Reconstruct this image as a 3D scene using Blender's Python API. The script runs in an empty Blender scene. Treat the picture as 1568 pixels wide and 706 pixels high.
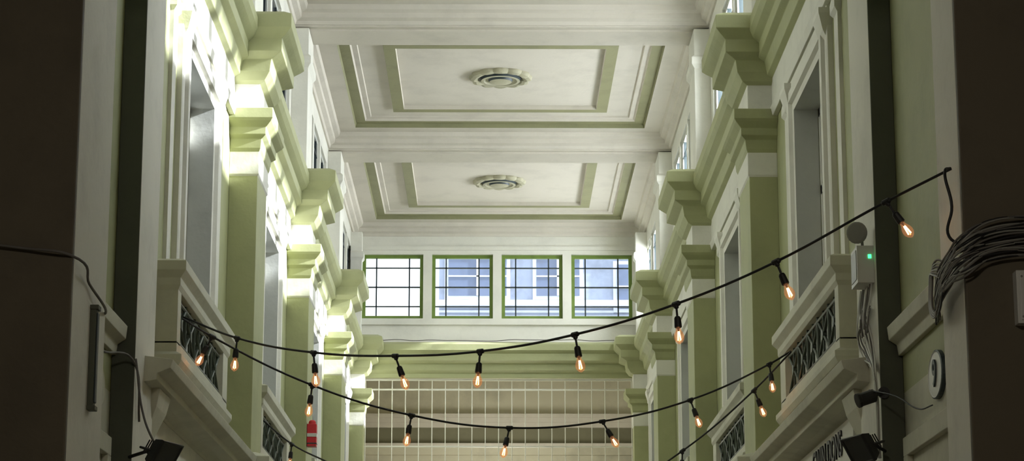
import bpy, bmesh, math, random
from mathutils import Vector
random.seed(4)
S = bpy.context.scene
CZ = 1.6      # eye height: all heights below are measured from eye level, floor is at -1.6
CX = 0.11     # hall centre line
YE = 46.0     # end wall
def X(side, h): return CX + side*h

# ------------------------------------------------------------------ materials
def mat(name, col, rough=0.75, var=0.12, scale=1.5, bump=0.15, metal=0.0, emit=None, es=0, dirt=None):
    m = bpy.data.materials.new(name); m.use_nodes = True
    nt = m.node_tree; b = nt.nodes["Principled BSDF"]
    b.inputs["Roughness"].default_value = rough
    b.inputs["Metallic"].default_value = metal
    b.inputs["Base Color"].default_value = (*col, 1)
    if var > 0:
        tc = nt.nodes.new("ShaderNodeTexCoord")
        n = nt.nodes.new("ShaderNodeTexNoise"); n.inputs["Scale"].default_value = scale; n.inputs["Detail"].default_value = 8
        n.inputs["Roughness"].default_value = 0.65
        nt.links.new(tc.outputs["Object"], n.inputs["Vector"])
        r = nt.nodes.new("ShaderNodeValToRGB")
        d = dirt or tuple(c*(1-var*2.2) for c in col)
        r.color_ramp.elements[0].position = 0.30; r.color_ramp.elements[0].color = (*d, 1)
        r.color_ramp.elements[1].position = 0.52; r.color_ramp.elements[1].color = (*col, 1)
        nt.links.new(n.outputs["Fac"], r.inputs["Fac"]); nt.links.new(r.outputs["Color"], b.inputs["Base Color"])
        if bump > 0:
            n2 = nt.nodes.new("ShaderNodeTexNoise"); n2.inputs["Scale"].default_value = scale*12; n2.inputs["Detail"].default_value = 4
            nt.links.new(tc.outputs["Object"], n2.inputs["Vector"])
            bp = nt.nodes.new("ShaderNodeBump"); bp.inputs["Strength"].default_value = bump; bp.inputs["Distance"].default_value = 0.02
            nt.links.new(n2.outputs["Fac"], bp.inputs["Height"]); nt.links.new(bp.outputs["Normal"], b.inputs["Normal"])
    if emit:
        b.inputs["Emission Color"].default_value = (*emit, 1); b.inputs["Emission Strength"].default_value = es
    return m
WHITE = mat("white_plaster", (0.74, 0.73, 0.65), 0.7, 0.06, 1.3)
CEILW = mat("ceiling_plaster", (0.63, 0.59, 0.51), 0.8, 0.05, 1.6, 0.1)
KHAKI = mat("khaki_paint", (0.385, 0.40, 0.21), 0.6, 0.07, 1.2)
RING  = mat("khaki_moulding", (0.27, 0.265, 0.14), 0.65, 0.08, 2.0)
CREAM = mat("cream_paint", (0.60, 0.59, 0.47), 0.65, 0.10, 1.2)
PIERW = mat("pier_plaster", (0.76, 0.74, 0.65), 0.7, 0.08, 1.2)
GREY  = mat("grey_reveal", (0.52, 0.53, 0.49), 0.7, 0.06, 1.5)
BROWN = mat("brown_paint", (0.12, 0.10, 0.065), 0.7, 0.1, 1.0)
OLIVE = mat("dark_olive", (0.07, 0.077, 0.047), 0.6, 0.1, 1.0)
SHADE = mat("recess_shade", (0.20, 0.19, 0.12), 0.7, 0.1, 1.0)  # darkness of the back-room recesses, put into the colour of flat bands
BEIGE = mat("beige_plaster", (0.58, 0.55, 0.42), 0.8, 0.12, 1.0)
ROSE  = mat("rosette_paint", (0.42, 0.40, 0.28), 0.7, 0.1, 3.0)
GREEN = mat("green_frame", (0.15, 0.23, 0.04), 0.5, 0.1, 4, 0)
LEAD  = mat("dark_glazing_bar", (0.03, 0.045, 0.05), 0.5, 0, 4, 0)
IRON  = mat("green_black_iron", (0.035, 0.05, 0.03), 0.45, 0.1, 6, 0)
BLACK = mat("black_rubber", (0.012, 0.012, 0.012), 0.5, 0, 4, 0)
DGLASS= mat("dark_window_glass", (0.10, 0.11, 0.12), 0.12, 0, 1, 0)
BLIND = mat("obscured_window_glass", (0.42, 0.43, 0.41), 0.45, 0.08, 1.5, 0)
BARW  = mat("white_painted_bar", (0.80, 0.79, 0.70), 0.5, 0, 1, 0)
TILE  = mat("floor_tile", (0.42, 0.39, 0.34), 0.5, 0.2, 2.5)
STONE = mat("facade_stone", (0.27, 0.31, 0.39), 0.8, 0.15, 1.5)
STONEL= mat("facade_stone_light", (0.48, 0.51, 0.57), 0.8, 0.1, 1.5)
STONEW= mat("facade_render_white", (0.9, 0.9, 0.9), 0.8, 0.03, 1.5)
FDARK = mat("facade_window", (0.09, 0.12, 0.19), 0.3, 0.1, 3, 0)
PLAST = mat("white_plastic", (0.6, 0.6, 0.56), 0.4, 0, 1, 0)
LGREY = mat("grey_plastic", (0.25, 0.25, 0.22), 0.4, 0, 1, 0)
LED   = mat("green_led", (0.0, 0.5, 0.1), 0.4, 0, 1, 0, emit=(0.05, 1.0, 0.25), es=3)
RED   = mat("red_enamel", (0.55, 0.02, 0.03), 0.35, 0, 1, 0)
CABLE = mat("grey_cable", (0.14, 0.13, 0.115), 0.6, 0, 1, 0)
FIL   = mat("glowing_filament", (1, 0.5, 0.2), 0.5, 0, 1, 0, emit=(1.0, 0.55, 0.25), es=14)
def glass_mat(name, tint, fac):
    m = bpy.data.materials.new(name); m.use_nodes = True; nt = m.node_tree; nt.nodes.clear()
    o = nt.nodes.new("ShaderNodeOutputMaterial"); mx = nt.nodes.new("ShaderNodeMixShader")
    t = nt.nodes.new("ShaderNodeBsdfTransparent"); g = nt.nodes.new("ShaderNodeBsdfGlossy")
    n = nt.nodes.new("ShaderNodeTexNoise"); n.inputs["Scale"].default_value = 9
    bp = nt.nodes.new("ShaderNodeBump"); bp.inputs["Strength"].default_value = 0.2
    nt.links.new(n.outputs["Fac"], bp.inputs["Height"]); nt.links.new(bp.outputs["Normal"], g.inputs["Normal"])
    t.inputs["Color"].default_value = (*tint, 1); g.inputs["Roughness"].default_value = 0.08
    mx.inputs["Fac"].default_value = fac
    nt.links.new(t.outputs[0], mx.inputs[1]); nt.links.new(g.outputs[0], mx.inputs[2]); nt.links.new(mx.outputs[0], o.inputs[0])
    return m
GLASS = glass_mat("window_glass", (0.95, 0.97, 1.0), 0.07)
def bulb_mat():
    m = bpy.data.materials.new("amber_bulb_glass"); m.use_nodes = True; nt = m.node_tree; nt.nodes.clear()
    o = nt.nodes.new("ShaderNodeOutputMaterial"); mx = nt.nodes.new("ShaderNodeMixShader"); ad = nt.nodes.new("ShaderNodeAddShader")
    t = nt.nodes.new("ShaderNodeBsdfTransparent"); g = nt.nodes.new("ShaderNodeBsdfGlossy"); e = nt.nodes.new("ShaderNodeEmission")
    t.inputs["Color"].default_value = (1, 0.80, 0.62, 1); g.inputs["Roughness"].default_value = 0.1
    e.inputs["Color"].default_value = (1, 0.42, 0.2, 1); e.inputs["Strength"].default_value = 0.12
    mx.inputs["Fac"].default_value = 0.12
    nt.links.new(t.outputs[0], mx.inputs[1]); nt.links.new(g.outputs[0], mx.inputs[2])
    nt.links.new(mx.outputs[0], ad.inputs[0]); nt.links.new(e.outputs[0], ad.inputs[1]); nt.links.new(ad.outputs[0], o.inputs[0])
    return m
BULB = bulb_mat()

# ------------------------------------------------------------------ mesh builder
class MB:
    def __init__(s): s.v=[]; s.f=[]; s.m=[]; s.mats=[]
    def mi(s, m):
        if m not in s.mats: s.mats.append(m)
        return s.mats.index(m)
    def box(s, x0,x1,y0,y1,z0,z1,m):
        x0,x1=sorted((x0,x1)); y0,y1=sorted((y0,y1)); z0,z1=sorted((z0,z1))
        b=len(s.v); s.v += [(x0,y0,z0),(x1,y0,z0),(x1,y1,z0),(x0,y1,z0),(x0,y0,z1),(x1,y0,z1),(x1,y1,z1),(x0,y1,z1)]
        for q in ((0,3,2,1),(4,5,6,7),(0,1,5,4),(1,2,6,5),(2,3,7,6),(3,0,4,7)):
            s.f.append(tuple(b+i for i in q)); s.m.append(s.mi(m))
    def loft(s, rings, mats, cap0=True, cap1=True, closed=True, strip=None):
        n=len(rings[0]); b=len(s.v)
        for r in rings: s.v += [tuple(p) for p in r]
        for i in range(len(rings)-1):
            for j in range(n if closed else n-1):
                k=(j+1)%n
                s.f.append((b+i*n+j,b+i*n+k,b+(i+1)*n+k,b+(i+1)*n+j))
                if strip: s.m.append(s.mi(strip[j%len(strip)]))
                else: s.m.append(s.mi(mats[i] if isinstance(mats,list) else mats))
        m0 = mats[0] if isinstance(mats,list) else mats; m1 = mats[-1] if isinstance(mats,list) else mats
        if cap0: s.f.append(tuple(b+j for j in range(n))); s.m.append(s.mi(m0))
        if cap1:
            q=b+(len(rings)-1)*n; s.f.append(tuple(q+j for j in range(n))); s.m.append(s.mi(m1))
    def bar(s, a, b, r, m, n=6):
        a=Vector(a); b=Vector(b); d=(b-a).normalized(); s.rev(a, d, [(0,r),((b-a).length,r)], m, n)
    def rev(s, o, d, prof, m, n=14):
        o=Vector(o); d=Vector(d).normalized(); u=d.orthogonal().normalized(); w=d.cross(u)
        rings=[[o+d*t+(u*math.cos(2*math.pi*k/n)+w*math.sin(2*math.pi*k/n))*max(r,0.0004) for k in range(n)] for t,r in prof]
        s.loft(rings, m)
    def obj(s, name, parent=None, bevel=0, smooth=False):
        me=bpy.data.meshes.new(name); me.from_pydata([(x,y,z+CZ) for x,y,z in s.v],[],s.f)
        for m in s.mats: me.materials.append(m)
        me.polygons.foreach_set("material_index", s.m)
        bm=bmesh.new(); bm.from_mesh(me); bmesh.ops.recalc_face_normals(bm, faces=bm.faces); bm.to_mesh(me); bm.free()
        if smooth: me.polygons.foreach_set("use_smooth",[True]*len(me.polygons))
        ob=bpy.data.objects.new(name, me); S.collection.objects.link(ob)
        if parent: ob.parent=parent
        if bevel:
            md=ob.modifiers.new("bevel","BEVEL"); md.width=bevel; md.segments=2; md.limit_method='ANGLE'; md.angle_limit=0.6
        return ob
def empty(name):
    e=bpy.data.objects.new(name,None); S.collection.objects.link(e); return e
def sblock(mb, side, p, y0, y1, prof, wall=3.0):
    rings=[[(X(side,wall),y0-o,z),(X(side,3-p-o),y0-o,z),(X(side,3-p-o),y1+o,z),(X(side,wall),y1+o,z)] for o,z,_ in prof]
    mb.loft(rings,[q[2] for q in prof[:-1]])
def ysweep(mb, side, prof, y0, y1):
    r=lambda y:[(X(side,3-p),y,z) for p,z,_ in prof]
    mb.loft([r(y0),r(y1)], prof[0][2], strip=[q[2] for q in prof])
def xsweep(mb, prof, x0, x1, ye=YE):
    r=lambda x:[(x,ye-p,z) for p,z,_ in prof]
    mb.loft([r(x0),r(x1)], prof[0][2], strip=[q[2] for q in prof])
def wall_grid(mb, fixed0, fixed1, axis, a0,a1,z0,z1, holes, m):
    As=sorted(set([a0,a1]+[h[0] for h in holes]+[h[1] for h in holes])); Zs=sorted(set([z0,z1]+[h[2] for h in holes]+[h[3] for h in holes]))
    for j in range(len(Zs)-1):
        run=None
        for i in range(len(As)-1):
            ca=(As[i]+As[i+1])/2; cz=(Zs[j]+Zs[j+1])/2
            inh=any(h[0]<ca<h[1] and h[2]<cz<h[3] for h in holes)
            if inh:
                if run is not None: seg(mb,fixed0,fixed1,axis,run,As[i],Zs[j],Zs[j+1],m); run=None
            elif run is None: run=As[i]
        if run is not None: seg(mb,fixed0,fixed1,axis,run,As[-1],Zs[j],Zs[j+1],m)
def seg(mb,f0,f1,axis,a0,a1,z0,z1,m):
    if axis=='y': mb.box(f0,f1,a0,a1,z0,z1,m)
    else: mb.box(a0,a1,f0,f1,z0,z1,m)

PIL = [17.14, 24.30, 31.46, 38.62]
wn = [0]
def wname():
    wn[0]+=1; return "window_%d"%wn[0]

# ------------------------------------------------------------------ walls
for side,nm in ((-1,"left"),(1,"right")):
    holes=[]
    for y in PIL:
        holes.append((y+3.36,y+5.36,3.05,6.2))
        for c in (-2.16,-0.72,0.72,2.16):
            holes.append((y+4.12+c-0.62,y+4.12+c+0.62,8.24,9.6))
    mb=MB()
    wall_grid(mb, X(side,3.0), X(side,3.36), 'y', 13.86, YE, 2.5, 7.3, [h for h in holes if h[3]<7], KHAKI)
    wall_grid(mb, X(side,3.0), X(side,3.36), 'y', 13.86, YE, 7.3, 10.6, [h for h in holes if h[3]>7], WHITE)
    mb.box(X(side,3.0),X(side,3.36),13.86,YE,-1.6,2.5,CREAM)
    mb.obj("wall_"+nm)
for side,nm in ((-1,"foyer_left"),(1,"foyer_right")):
    mb=MB(); mb.box(X(side,5.1),X(side,5.4),-4,13.8,-1.6,5.2,BROWN); mb.obj("wall_"+nm)
mb=MB(); mb.box(-5.3,5.5,-4.3,-4,-1.6,5.2,BROWN); mb.obj("wall_foyer_back")
mb=MB(); mb.box(-5.3,5.5,-4.3,13.4,5.2,5.5,BROWN); mb.obj("ceiling_foyer")
mb=MB(); mb.box(-5.3,5.5,13.4,13.8,5.2,10.55,CREAM); mb.obj("wall_front_header")
mb=MB(); mb.box(-5.4,5.6,-4.3,50,-1.8,-1.6,TILE); mb.obj("floor")
for side,yf,hh in ((-1,15.05,2.70),(1,14.55,2.80)):
    mb=MB()
    mb.box(X(side,hh),X(side,5.1),13.8,13.86,-1.6,5.2,BROWN)
    mb.box(X(side,hh),X(side,3.0),13.86,yf,-1.6,10.19,PIERW)
    mb.obj("entrance_pier", bevel=0.01)

# end wall
wx=[(CX-2.80+i*1.43, CX-2.80+i*1.43+1.25) for i in range(4)]
mb=MB()
wall_grid(mb, YE, YE+0.35, 'x', CX-3.36, CX+3.36, -1.6, 10.6, [(a,b,8.24,9.58) for a,b in wx]+[(CX-2.78,CX+2.78,-1.59,7.02)], WHITE)
mb.obj("wall_end")
E=[(0,7.0,KHAKI),(0.12,7.0,KHAKI),(0.12,7.08,KHAKI),(0.2,7.14,KHAKI),(0.2,7.26,KHAKI),(0.34,7.32,KHAKI),(0.34,7.46,KHAKI),(0.42,7.52,KHAKI),(0.42,7.64,KHAKI),(0.3,7.70,WHITE),(0,7.74,WHITE)]
mb=MB(); xsweep(mb,E,CX-2.99,CX+2.99); mb.box(CX-2.98,CX+2.98,YE-0.08,YE,8.10,8.2,WHITE); mb.box(CX-2.98,CX+2.98,YE-0.05,YE,9.66,9.74,WHITE)
mb.obj("cornice_end")

# ------------------------------------------------------------------ side entablatures + lower cornice
for side,nm in ((-1,"left"),(1,"right")):
    P=[(0,6.58,WHITE),(.06,6.58,WHITE),(.08,6.68,WHITE),(.04,6.70,WHITE),(.04,7.03,KHAKI),(.10,7.06,KHAKI),(.13,7.2,KHAKI),(.2,7.24,KHAKI),(.2,7.38,KHAKI),(.27,7.44,KHAKI),(.31,7.5,KHAKI),(.31,7.63,WHITE),(.24,7.68,WHITE),(0,7.72,WHITE)]
    mb=MB(); ysweep(mb,side,P,15.1,YE-0.01); mb.obj("cornice_"+nm, bevel=0.006)
    P=[(0,2.60,CREAM),(.06,2.60,CREAM),(.08,2.62,CREAM),(.16,2.65,CREAM),(.28,2.67,CREAM),(.28,2.72,CREAM),(.38,2.76,CREAM),(.40,2.83,CREAM),(0,2.88,CREAM)]
    mb=MB(); ysweep(mb,side,P,17.6,YE-0.01)
    ysweep(mb,side,[(0,1.85,WHITE),(.06,1.85,WHITE),(.06,2.60,WHITE),(0,2.60,WHITE)],18.1,YE-0.02)
    for y in PIL:
        if y>18: sblock(mb,side,.31,y,y+1.0,[(.02,2.3,CREAM),(.05,2.5,CREAM),(.14,2.6,CREAM),(.14,2.7,CREAM),(.22,2.76,CREAM),(.22,2.84,CREAM),(.05,2.9,CREAM)])
        for q in (y+1.05, y+6.65):
            sblock(mb,side,.05,q,q+.22,[(0,2.05,CREAM),(.05,2.15,CREAM),(.10,2.35,CREAM),(.17,2.52,CREAM),(.2,2.66,CREAM)])
    ysweep(mb,side,[(0,2.78,CREAM),(.04,2.78,CREAM),(.05,2.86,CREAM),(.11,2.9,CREAM),(.12,3.0,CREAM),(0,3.04,CREAM)],14.4 if side>0 else 15.0,17.1)
    for a in (15.15,16.85): mb.box(X(side,3.0),X(side,2.95),a,a+.14,-1.6,2.0,CREAM)
    mb.box(X(side,3.0),X(side,2.95),15.15,16.99,2.0,2.14,CREAM)
    mb.obj("cornice_lower_"+nm, bevel=0.006)

# ------------------------------------------------------------------ pilasters
for side in (-1,1):
    for y in PIL+[45.2]:
        mb=MB(); K=KHAKI; W=WHITE
        if y==17.14:
            sblock(mb,side,.18,y,y+.95,[(0,-1.6,PIERW),(0,9.8,PIERW),(0,9.89,PIERW)])
            mb.box(X(side,2.999),X(side,2.822),y-.012,y,-1.6,9.89,OLIVE)  # strip colours only the near face darker than the pilaster plaster
        else:
            L=0.4 if y>45 else 1.0
            sblock(mb,side,.31,y,y+L,[(0,-1.6,CREAM),(0,2.86,K),(0,5.93,W),(.015,5.95,W),(.015,6.2,K),(.03,6.24,K),(.04,6.34,K),(.09,6.38,K),(.09,6.46,K),(.15,6.52,K),(.17,6.55,K),(.17,6.66,W),(0,6.67,W),(0,6.97,K),(.06,7.0,K),(.12,7.09,K),(.14,7.22,K),(.26,7.28,K),(.26,7.42,K),(.33,7.48,K),(.37,7.52,K),(.37,7.67,K),(.28,7.72,W),(-.08,7.73,W),(-.08,9.3,W),(-.04,9.36,W),(-.04,9.46,W),(-.08,9.5,W),(-.08,9.89,W)])
        mb.obj("pilaster", bevel=0.006)

# ------------------------------------------------------------------ tall windows + architraves + balconies
for side in (-1,1):
    for y in PIL:
        y0,y1,z0,z1=y+3.36,y+5.36,3.05,6.2
        mb=MB()
        rings=[]
        for d,p in ((.42,0),(.42,.05),(.40,.06),(.30,.06),(.28,.04),(.25,.04),(.24,.09),(.12,.09),(.10,.05),(-.012,.05),(-.012,-.195)):
            rings.append([(X(side,3-p),y0-d,z0-d*.3),(X(side,3-p),y1+d,z0-d*.3),(X(side,3-p),y1+d,z1+d*.8),(X(side,3-p),y0-d,z1+d*.8)])
        mb.loft(rings,[WHITE]*9+[GREY,GREY],cap0=False,cap1=False)
        for a in (y0-.95,y1+.60):
            sblock(mb,side,.035,a,a+.22,[(0,3.0,WHITE),(0,6.3,WHITE),(.03,6.34,WHITE),(.03,6.42,WHITE),(0,6.56,WHITE)])
        for a in (y0-.36,y1+.16):
            sblock(mb,side,.04,a,a+.2,[(0,6.22,WHITE),(.05,6.30,WHITE),(.09,6.45,WHITE),(.09,6.5,WHITE)])
        mb.obj("trim_window_architrave", bevel=0)
        mb=MB(); gx=X(side,3.20); g2=X(side,3.24)
        mb.box(g2,X(side,3.26),y0,y1,z0,z1,BLIND)
        for a in (y0+.02,y1-.11): mb.box(gx,g2,a,a+.09,z0,z1,WHITE)
        for c in (z0,4.2,5.3,z1-.09): mb.box(gx,g2,y0,y1,c,c+.09,GREY)
        mb.box(gx,g2,(y0+y1)/2-.04,(y0+y1)/2+.04,z0,z1,GREY)
        mb.obj(wname())
        b0,b1=y+1.92,y+5.62; p=.22; mb=MB()
        if side>0: b0-=.25
        mb.box(X(side,3.0),X(side,3-p),b0,b1,2.87,3.22,CREAM)
        sblock(mb,side,p,b0,b1,[(.02,3.0,CREAM),(.05,3.05,CREAM),(.05,3.1,CREAM),(.0,3.13,CREAM)])
        for a in (b0,b1-.38): mb.box(X(side,3.0),X(side,3-p),a,a+.38 if a!=b0 else a+.2,3.2,3.7,CREAM)
        sblock(mb,side,p,b0,b1,[(0,3.66,CREAM),(.02,3.7,CREAM),(.02,3.76,CREAM),(.07,3.82,CREAM),(.07,3.9,CREAM),(.03,3.92,CREAM)])
        ix=X(side,3-p+.05); i0,i1=b0+.2,b1-.38; n=5; w=(i1-i0)/n
        mb.bar((ix,i0,3.27),(ix,i1,3.27),.018,IRON); mb.bar((ix,i0,3.62),(ix,i1,3.62),.018,IRON)
        for k in range(n):
            a=i0+k*w; c=a+w/2
            mb.bar((ix,a,3.22),(ix,a,3.66),.018,IRON)
            mb.bar((ix,a,3.27),(ix,a+w,3.62),.016,IRON); mb.bar((ix,a,3.62),(ix,a+w,3.27),.016,IRON)
            mb.bar((ix,c,3.22),(ix,c,3.66),.012,IRON)
            mb.rev((ix-.02,c,3.445),(1,0,0),[(0,.05),(.04,.05)],IRON,12)
        mb.box(X(side,2.90),X(side,3.0),i0,i1,3.2,3.7,GREY)
        mb.obj("balcony", bevel=0.004)

# ------------------------------------------------------------------ clerestory windows
for side in (-1,1):
    for y in PIL:
        for c in (-2.16,-0.72,0.72,2.16):
            a=y+4.12+c-.62; b=a+1.24; z0,z1=8.24,9.6; mb=MB()
            h0,h1=(3.04,3.10)
            A,B=X(side,h0),X(side,h1)
            for q in (a,b-.07): mb.box(A,B,q,q+.07,z0,z1,GREY)
            for q in (z0,z1-.07): mb.box(A,B,a+.07,b-.07,q,q+.07,GREY)
            for q in (.22,.78): mb.box(A,B,a+1.24*q-.012,a+1.24*q+.012,z0,z1,LEAD); mb.box(A,B,a+.07,b-.07,z0+1.36*q-.012,z0+1.36*q+.012,LEAD)
            m=GLASS if side>0 else DGLASS
            mb.box((A+B)/2-.004,(A+B)/2+.004,a,b,z0,z1,m)
            mb.obj(wname())
for a,b in wx:
    z0,z1=8.24,9.58; mb=MB(); y0=YE+.10; y1=YE+.17
    for q in (a,b-.07): mb.box(q,q+.07,y0,y1,z0,z1,GREEN)
    for q in (z0,z1-.07): mb.box(a+.07,b-.07,y0,y1,q,q+.07,GREEN)
    for q in (.23,.77): mb.box(a+1.25*q-.014,a+1.25*q+.014,y0+.02,y1-.01,z0,z1,LEAD)
    for q,t in ((.2,.012),(.5,.014),(.8,.012)): mb.box(a+.07,b-.07,y0+.02,y1-.01,z0+1.34*q-t,z0+1.34*q+t,LEAD)
    mb.box(a,b,y0+.03,y0+.036,z0,z1,GLASS)
    mb.obj(wname())

# ------------------------------------------------------------------ ceiling
mb=MB(); mb.box(CX-3.4,CX+3.4,13.4,YE+.4,10.55,10.75,CEILW)
for i,y in enumerate(PIL):
    b0,b1=y+.14,y+1.04
    mb.box(CX-3.0,CX+3.0,b0,b1,9.93,10.56,CEILW)
    mb.box(CX-3.0,CX+3.0,b0+.12,b1-.12,9.90,9.93,CEILW)
bays=[(y+1.04,(PIL[i+1]+.14 if i<3 else YE)) for i,y in enumerate(PIL)]
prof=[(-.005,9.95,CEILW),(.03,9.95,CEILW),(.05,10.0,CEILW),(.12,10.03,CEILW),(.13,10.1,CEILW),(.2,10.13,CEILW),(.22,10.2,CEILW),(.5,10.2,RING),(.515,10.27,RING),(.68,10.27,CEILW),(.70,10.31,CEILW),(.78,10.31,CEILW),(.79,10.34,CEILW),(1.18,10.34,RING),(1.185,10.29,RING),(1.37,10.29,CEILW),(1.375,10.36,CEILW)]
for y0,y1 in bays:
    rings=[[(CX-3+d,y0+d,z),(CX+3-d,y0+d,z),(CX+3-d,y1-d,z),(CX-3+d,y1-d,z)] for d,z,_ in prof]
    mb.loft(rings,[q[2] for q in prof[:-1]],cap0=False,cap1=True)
mb.box(CX-3.0,CX+3.0,13.8,17.28,10.2,10.56,CEILW)
mb.obj("ceiling")
for y0,y1 in bays:
    mb=MB(); cy=(y0+y1)/2; n=120
    pr=[(.50,10.36),(.50,10.335),(.48,10.31),(.42,10.295),(.37,10.31),(.345,10.34),(.325,10.34),(.315,10.28),(.27,10.275),(.24,10.30),(.20,10.30),(.18,10.265),(.10,10.25),(.03,10.245)]
    rings=[]
    for r,z in pr:
        am=.04 if r>.35 else 0
        rings.append([(CX+r*(1+am*(abs(math.cos(6*2*math.pi*k/n))*1.6-1))*math.cos(2*math.pi*k/n),cy+r*(1+am*(abs(math.cos(6*2*math.pi*k/n))*1.6-1))*math.sin(2*math.pi*k/n),z-(.016*abs(math.cos(6*2*math.pi*k/n)) if .36<r<.49 else 0)) for k in range(n)])
    ms=[ROSE,ROSE,ROSE,ROSE,ROSE,LEAD,LEAD,ROSE,ROSE,ROSE,LEAD,ROSE,ROSE]
    mb.loft(rings,ms); mb.obj("ceiling_rosette")

# ------------------------------------------------------------------ grille + room behind end opening
mb=MB()
x=CX-2.70
while x<CX+2.72:
    mb.bar((x,YE+.05,2.0),(x,YE+.05,7.0),.010,BARW); x+=.27
for z,r in ((6.98,.02),(6.78,.018),(5.62,.016),(5.0,.016),(4.0,.016)): mb.bar((CX-2.77,YE+.05,z),(CX+2.77,YE+.05,z),r,BARW)
mb.obj("safety_grille")
mb=MB(); mb.box(CX-3.3,CX+3.3,49.5,49.8,-1.6,8,BEIGE)
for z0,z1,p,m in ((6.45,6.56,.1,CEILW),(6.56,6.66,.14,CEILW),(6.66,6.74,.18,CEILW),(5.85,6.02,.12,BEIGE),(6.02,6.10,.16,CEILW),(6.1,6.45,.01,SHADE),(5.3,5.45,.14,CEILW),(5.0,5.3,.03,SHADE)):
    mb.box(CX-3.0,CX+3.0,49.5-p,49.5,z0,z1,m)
mb.obj("wall_back_room")
for side,nm in ((-1,"back_room_left"),(1,"back_room_right")):
    mb=MB(); mb.box(X(side,3.05),X(side,3.36),YE+.35,49.5,-1.6,7.9,BEIGE); mb.obj("wall_"+nm)
mb=MB(); mb.box(CX-3.36,CX+3.36,YE+.35,49.8,7.9,8.1,BEIGE); mb.obj("ceiling_back_room")

# ------------------------------------------------------------------ buildings across the street
mb=MB(); FY=60
mb.box(-1.45,9,FY,FY+4,-1.6,20,STONE)
mb.box(-9,-1.45,FY+1,FY+4,-1.6,20,STONEW)
for a,b,c,d in ((-1.2,0.35,11.35,12.4),(1.15,2.3,11.35,12.4),(3.3,4.6,11.0,12.2)):
    mb.box(a-.1,b+.1,FY-.08,FY,c-.1,d+.1,STONEL); mb.box(a,b,FY-.1,FY-.05,c,d,FDARK)
    mb.box((a+b)/2-.03,(a+b)/2+.03,FY-.13,FY-.05,c,d,STONEL); mb.box(a,b,FY-.13,FY-.05,(c+d)/2-.02,(c+d)/2+.02,STONEL)
mb.box(-1.45,9,FY-.3,FY,11.05,11.2,STONEL); mb.box(-1.45,9,FY-.2,FY,12.55,12.8,STONEL)
for k in range(6): mb.box(-1.45,9,FY-.06,FY,10.2+k*.14,10.26+k*.14,STONEL)
mb.obj("street_building")

# ------------------------------------------------------------------ festoon lights
def curve(name, pts, r, m, parent=None):
    cu=bpy.data.curves.new(name,'CURVE'); cu.dimensions='3D'; cu.bevel_depth=r; cu.bevel_resolution=2; cu.resolution_u=8
    sp=cu.splines.new('BEZIER'); sp.bezier_points.add(len(pts)-1)
    for bp_,p in zip(sp.bezier_points,pts):
        bp_.co=(p[0],p[1],p[2]+CZ); bp_.handle_left_type='AUTO'; bp_.handle_right_type='AUTO'
    cu.materials.append(m); ob=bpy.data.objects.new(name,cu); S.collection.objects.link(ob)
    if parent: ob.parent=parent
    return ob
def festoon(pts, drops):
    root=empty("festoon_string_light")
    curve("cable",pts,.0095,BLACK,root)
    so=MB(); gl=MB(); fi=MB()
    for i,(dx,dz) in drops.items():
        p=Vector(pts[i]); d=Vector((dx,random.uniform(-.1,.1)*abs(dz),-dz)).normalized()
        q=Vector(pts[i+1])-Vector(pts[i-1]); q.normalize()
        so.rev(p-q*.035,q,[(0,.012),(.01,.019),(.06,.019),(.07,.012)],BLACK,10)
        so.rev(p,d,[(0,.02),(.03,.016),(.035,.008),(.085,.008),(.09,.018),(.10,.023),(.15,.026),(.165,.026),(.17,.018)],BLACK,12)
        o=p+d*.165
        gl.rev(o,d,[(0,.014),(.02,.018),(.045,.031),(.065,.036),(.085,.034),(.105,.022),(.115,.008),(.118,0)],BULB,16)
        so.rev(o,d,[(0,.010),(.02,.006),(.03,.004)],BLACK,8)
        u=d.orthogonal().normalized(); w=d.cross(u)
        for k in range(4):
            a=k*math.pi/2; e=(u*math.cos(a)+w*math.sin(a))
            fi.bar(o+d*.03+e*.005,o+d*.09+e*.013,.0035,FIL,6)
    so.obj("sockets",root,smooth=False); gl.obj("bulb_glass",root,smooth=True); fi.obj("filaments",root)
A=[(2.88,13.95,3.46),(2.515,14.24,3.314),(1.881,14.89,3.054),(1.262,15.52,2.884),(.587,16.21,2.788),(-.098,16.91,2.78),(-.763,17.59,2.855),(-1.455,18.30,2.997),(-2.158,19.02,3.237),(-2.68,19.5,3.5)]
festoon(A,{1:(26,39),2:(19,50),3:(4,54),4:(8,50),5:(-4,48),6:(16,45),7:(4,44),8:(-3,42)})
B=[(-2.66,19.29,3.45),(-2.411,19.37,3.308),(-1.578,19.78,2.951),(-.725,20.2,2.745),(.148,20.63,2.69),(1.011,21.06,2.807),(1.867,21.48,3.068),(2.674,21.88,3.475),(2.9,22.0,3.62)]
festoon(B,{1:(-17,33),2:(-5,45),3:(-7,40),4:(-9,40),5:(22,38),6:(13,38),7:(4,40)})
C=[(2.89,21.9,3.6),(2.555,22.18,3.265),(1.89,22.74,2.736),(.971,23.52,2.258),(0,24.34,2.165),(-1.118,25.29,2.5),(-1.814,25.88,2.95),(-2.323,26.31,3.24),(-2.7,26.6,3.56)]
festoon(C,{1:(13,33),2:(-2,40),3:(3,40),4:(2,40),5:(-3,40),7:(-3,38)})

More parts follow.
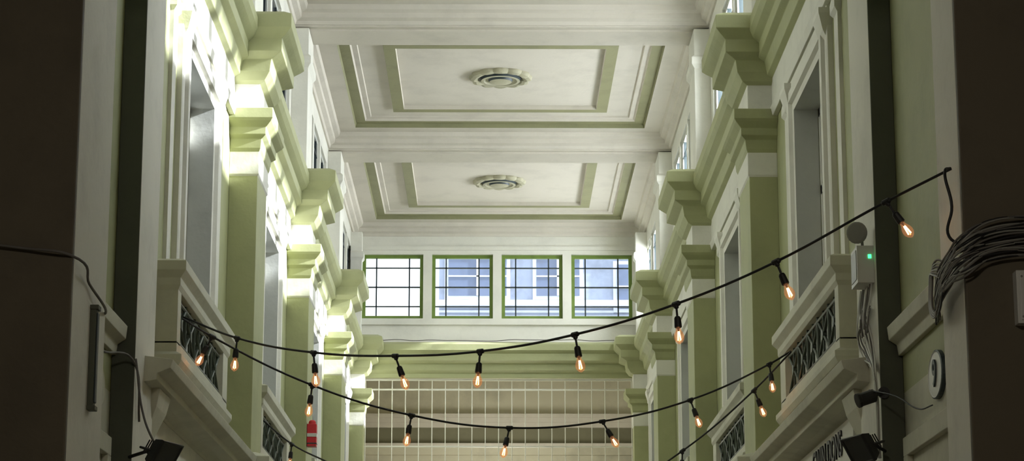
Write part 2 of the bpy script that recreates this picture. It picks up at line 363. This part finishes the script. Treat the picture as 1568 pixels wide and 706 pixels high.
# ------------------------------------------------------------------ fittings
mb=MB(); ex=X(1,2.82)
mb.box(ex-.13,ex,17.22,17.52,3.37,3.66,PLAST); mb.box(ex-.135,ex-.13,17.25,17.49,3.40,3.63,LGREY); mb.box(ex-.045,ex-.02,17.214,17.222,3.56,3.59,LED)
mb.bar((ex-.06,17.35,3.64),(ex-.08,17.28,3.74),.012,LGREY); mb.rev((ex-.12,17.22,3.76),(-.75,-1,-.2),[(-.08,.04),(-.03,.07),(.0,.085),(.02,.085),(.025,.07)],LGREY,20)
mb.obj("emergency_light", bevel=0.006)
def flood(side,x,y,z,hx,hy,hz,aim):
    mb=MB(); d=Vector(aim).normalized()
    u=d.cross(Vector((0,0,1))).normalized(); w=u.cross(d)
    c=Vector((x,y,z))
    def rect(t,a,b): return [c+d*t+u*(a*i)+w*(b*j) for i,j in ((-1,-1),(1,-1),(1,1),(-1,1))]
    mb.loft([rect(-.07,.05,.04),rect(-.04,hx*.75,hz*.75),rect(.03,hx,hz),rect(.05,hx,hz),rect(.052,hx*.88,hz*.88),rect(.045,hx*.85,hz*.85)],BLACK)
    for k in range(-3,4): mb.bar(c-d*.09+u*(hx*k*.2)-w*hz*.5,c-d*.09+u*(hx*k*.2)+w*hz*.5,.006,BLACK)
    for s_ in (-1,1): mb.bar(c+u*(hx*1.08*s_),c+u*(hx*1.08*s_)-d*.1+Vector((0,0,-.02)),.01,BLACK)
    mb.bar(c+u*hx*1.08-d*.1+Vector((0,0,-.02)),c-u*hx*1.08-d*.1+Vector((0,0,-.02)),.01,BLACK)
    mb.bar(c-d*.1+Vector((0,0,-.02)),(X(side,2.84),17.125,z),.014,BLACK)
    mb.obj("floodlight", bevel=0.004)
flood(1,2.74,16.9,2.06,.17,.1,.11,(-.9,-.3,-.55))
flood(-1,-2.45,16.9,2.01,.17,.1,.11,(.9,-.3,-.55))
mb=MB(); mb.rev((2.86,16.96,2.46),(-1,-.2,-.35),[(0,.035),(.01,.05),(.12,.05),(.13,.055),(.15,.055),(.152,.04)],BLACK,16); mb.bar((2.84,16.98,2.46),(2.95,17.1,2.5),.014,BLACK); mb.rev((2.95,17.126,2.5),(0,-1,0),[(0,.045),(.03,.045)],BLACK,14); mb.obj("spotlight")  # small black camera on a wall bracket
mb=MB(); mb.box(3.2,3.5,13.7,13.8,2.43,2.76,PLAST); mb.box(3.22,3.48,13.69,13.7,2.45,2.74,PLAST)
for a in (3.23,3.47):
    for z in (2.47,2.72): mb.rev((a,13.692,z),(0,-1,0),[(0,.008),(.006,.008)],LGREY,8)
mb.obj("junction_box", bevel=0.008)
root=empty("cable_bundle")
for k in range(22):
    j=lambda s=.05: random.uniform(-s,s)
    dz=(k-11)*.012; pts=[(3.9,13.74+j(.02),3.02+dz+j(.02)),(3.4,13.73,2.99+dz*1.1+j(.015)),(3.05,13.72,2.95+dz+j(.02)),(2.89,13.72,2.88+dz+j(.03)),(2.82,13.86,2.80+dz*.8+j(.04)),(2.80,14.12+j(),2.70+dz*.7+j(.04)),(2.86,14.45+j(.08),2.66+dz*.6+j(.05))]
    curve("strand",pts,.007,(CABLE,LGREY,BLACK)[k%3],root)
for k in range(6):
    q=k*.02
    curve("loop",[(2.84,13.9+q,2.82-q),(2.79,14.1,2.90-q),(2.81,14.35+q,2.78),(2.80,14.3,2.62-q*.5),(2.82,14.0+q,2.66),(2.88,13.85,2.78)],.007,(CABLE,LGREY)[k%2],root)
curve("strand",[(2.88,13.98,3.47),(2.83,13.9,3.43),(2.86,13.88,3.2),(2.83,13.85,3.0),(2.95,13.75,2.92)],.010,BLACK,root)
root=empty("wall_cables")
for k in range(9):
    x=ex-.015-.006*(k%3); y=17.25+.06*k+random.uniform(-.02,.02)
    curve("strand",[(x,y,3.4),(x-.02,y+random.uniform(-.05,.05),3.25),(x-.04,y+random.uniform(-.12,.12),3.12),(x-.03,y+random.uniform(-.12,.12),3.0),(x-.01,y,2.9),(x-.02,17.1,2.6),(x-.01,17.08,2.0)],.007,CABLE if k%2 else PLAST,root)
for k in range(4):
    curve("loop",[(ex-.03,17.3+.1*k,3.18),(ex-.06,17.2+.1*k,3.1),(ex-.05,17.35+.08*k,3.0),(ex-.04,17.5+.05*k,3.12),(ex-.03,17.3+.1*k,3.2)],.006,CABLE,root)
curve("lead",[(2.82,16.98,2.5),(2.95,16.6,2.4),(3.05,16.2,2.25),(3.1,16.0,2.25)],.006,BLACK,root)
root=empty("wall_cables")
curve("lead",[(-4.2,13.76,3.05),(-3.4,13.75,2.96),(-2.9,13.76,2.90),(-2.60,13.78,2.86),(-2.57,14.3,2.78),(-2.58,15.0,2.72),(-2.85,15.6,2.85),(-2.86,16.5,2.72),(-2.70,17.1,2.7),(-2.69,17.3,2.3)],.009,CABLE,root)
curve("lead",[(-2.70,17.1,2.75),(-2.62,17.08,2.3),(-2.5,17.0,2.05)],.009,CABLE,root)
root=empty("wall_cables")
curve("strand",[(-2.6+i*.33, YE-.14, 7.76+random.uniform(-.01,.02)) for i in range(17)],.008,CABLE,root)
mb=MB(); x=X(-1,2.70); mb.box(x,x+.04,14.48,14.56,2.02,2.66,OLIVE); mb.box(x+.04,x+.05,14.49,14.55,2.05,2.63,LEAD); mb.box(x,x+.055,14.47,14.57,2.0,2.03,OLIVE); mb.box(x,x+.055,14.47,14.57,2.65,2.68,OLIVE); mb.obj("slim_wall_lamp", bevel=0.004)
mb=MB(); x=X(-1,2.685); mb.box(x,x+.13,31.5,31.66,3.85,4.16,RED); mb.box(x-.001,x+.135,31.495,31.665,3.98,4.03,PLAST); mb.box(x-.001,x+.135,31.495,31.665,3.88,3.9,LEAD); mb.rev((x+.065,31.58,4.16),(0,0,1),[(0,.05),(.04,.05),(.06,.03)],RED,14); mb.obj("fire_alarm_sounder", bevel=0.006)
def text(name, s, size, loc, rot, m, parent=None, ext=.006):
    cu=bpy.data.curves.new(name,'FONT'); cu.body=s; cu.size=size; cu.extrude=ext; cu.offset=.004; cu.align_x='CENTER'; cu.align_y='CENTER'; cu.materials.append(m)
    ob=bpy.data.objects.new(name,cu); ob.location=(loc[0],loc[1],loc[2]+CZ); ob.rotation_euler=rot; S.collection.objects.link(ob)
    if parent: ob.parent=parent
    return ob
R90=math.radians(90)
root=empty("shop_sign"); mb=MB(); mb.box(X(1,2.935),X(1,2.9),19.0,23.2,2.05,2.59,WHITE); mb.obj("board",root)
text("letters","GWIN DONS",.31,(X(1,2.892),20.5,2.42),(R90,0,-R90),BLACK,root)
for side,y,z,ch in ((1,15.75,2.43,"9"),(-1,16.45,2.46,"6")):
    root=empty("shop_number_plaque"); mb=MB(); x=X(side,3.0)
    n=32; ring=lambda t,a:[(x-side*t,y+math.cos(2*math.pi*k/n)*.26*a,z+math.sin(2*math.pi*k/n)*.17*a) for k in range(n)]
    mb.loft([ring(0,1),ring(.03,1),ring(.035,.94),ring(.03,.9)],[LEAD,LEAD,PLAST] if side>0 else [LEAD,LEAD,CREAM]); mb.obj("plate",root)
    text("numeral",ch,.26,(x-side*.037,y,z),(R90,0,-R90 if side>0 else R90),LEAD,root)

# ------------------------------------------------------------------ lights
w=bpy.data.worlds.new("sky"); S.world=w; w.use_nodes=True
w.node_tree.nodes["Background"].inputs[0].default_value=(.88,.94,1.0,1); w.node_tree.nodes["Background"].inputs[1].default_value=3.2
def light(name,kind,loc,rot,energy,col=(1,1,1),**kw):
    l=bpy.data.lights.new(name,kind); l.energy=energy; l.color=col
    for k,v in kw.items(): setattr(l,k,v)
    o=bpy.data.objects.new(name,l); o.location=(loc[0],loc[1],loc[2]+CZ); o.rotation_euler=rot; S.collection.objects.link(o); return o
d=Vector((-1,.13,-.40)); sun=light("sun",'SUN',(20,0,20),d.to_track_quat('-Z','Y').to_euler(),25,(1,1,1),angle=.03)
for y in PIL:
    v=Vector((-1,0,-.12)).to_track_quat('-Z','Z').to_euler()
    light("clerestory_fill",'AREA',(X(1,3.9),y+4.12,9.0),v,760,(.98,1,.98),shape='RECTANGLE',size=1.6,size_y=6.2)  # unseen area lamp added outside the windows to boost the daylight
light("back_room_fill",'POINT',(.1,46.9,4.6),(0,0,0),170,(1,.97,.88),shadow_soft_size=.8)  # unseen lamp added to brighten the room behind the grille
light("foyer_fill",'POINT',(.1,6,4.4),(0,0,0),280,(1,.92,.78),shadow_soft_size=.3)  # unseen lamp added to lift the dark near faces

# ------------------------------------------------------------------ camera
cam=bpy.data.cameras.new("camera"); co=bpy.data.objects.new("camera",cam); S.collection.objects.link(co); S.camera=co
cam.sensor_width=36; cam.lens=80.36; cam.clip_end=300
co.location=(0,0,CZ); co.rotation_euler=(math.radians(90+12.36),0,math.radians(-.475))
S.view_settings.view_transform='Standard'
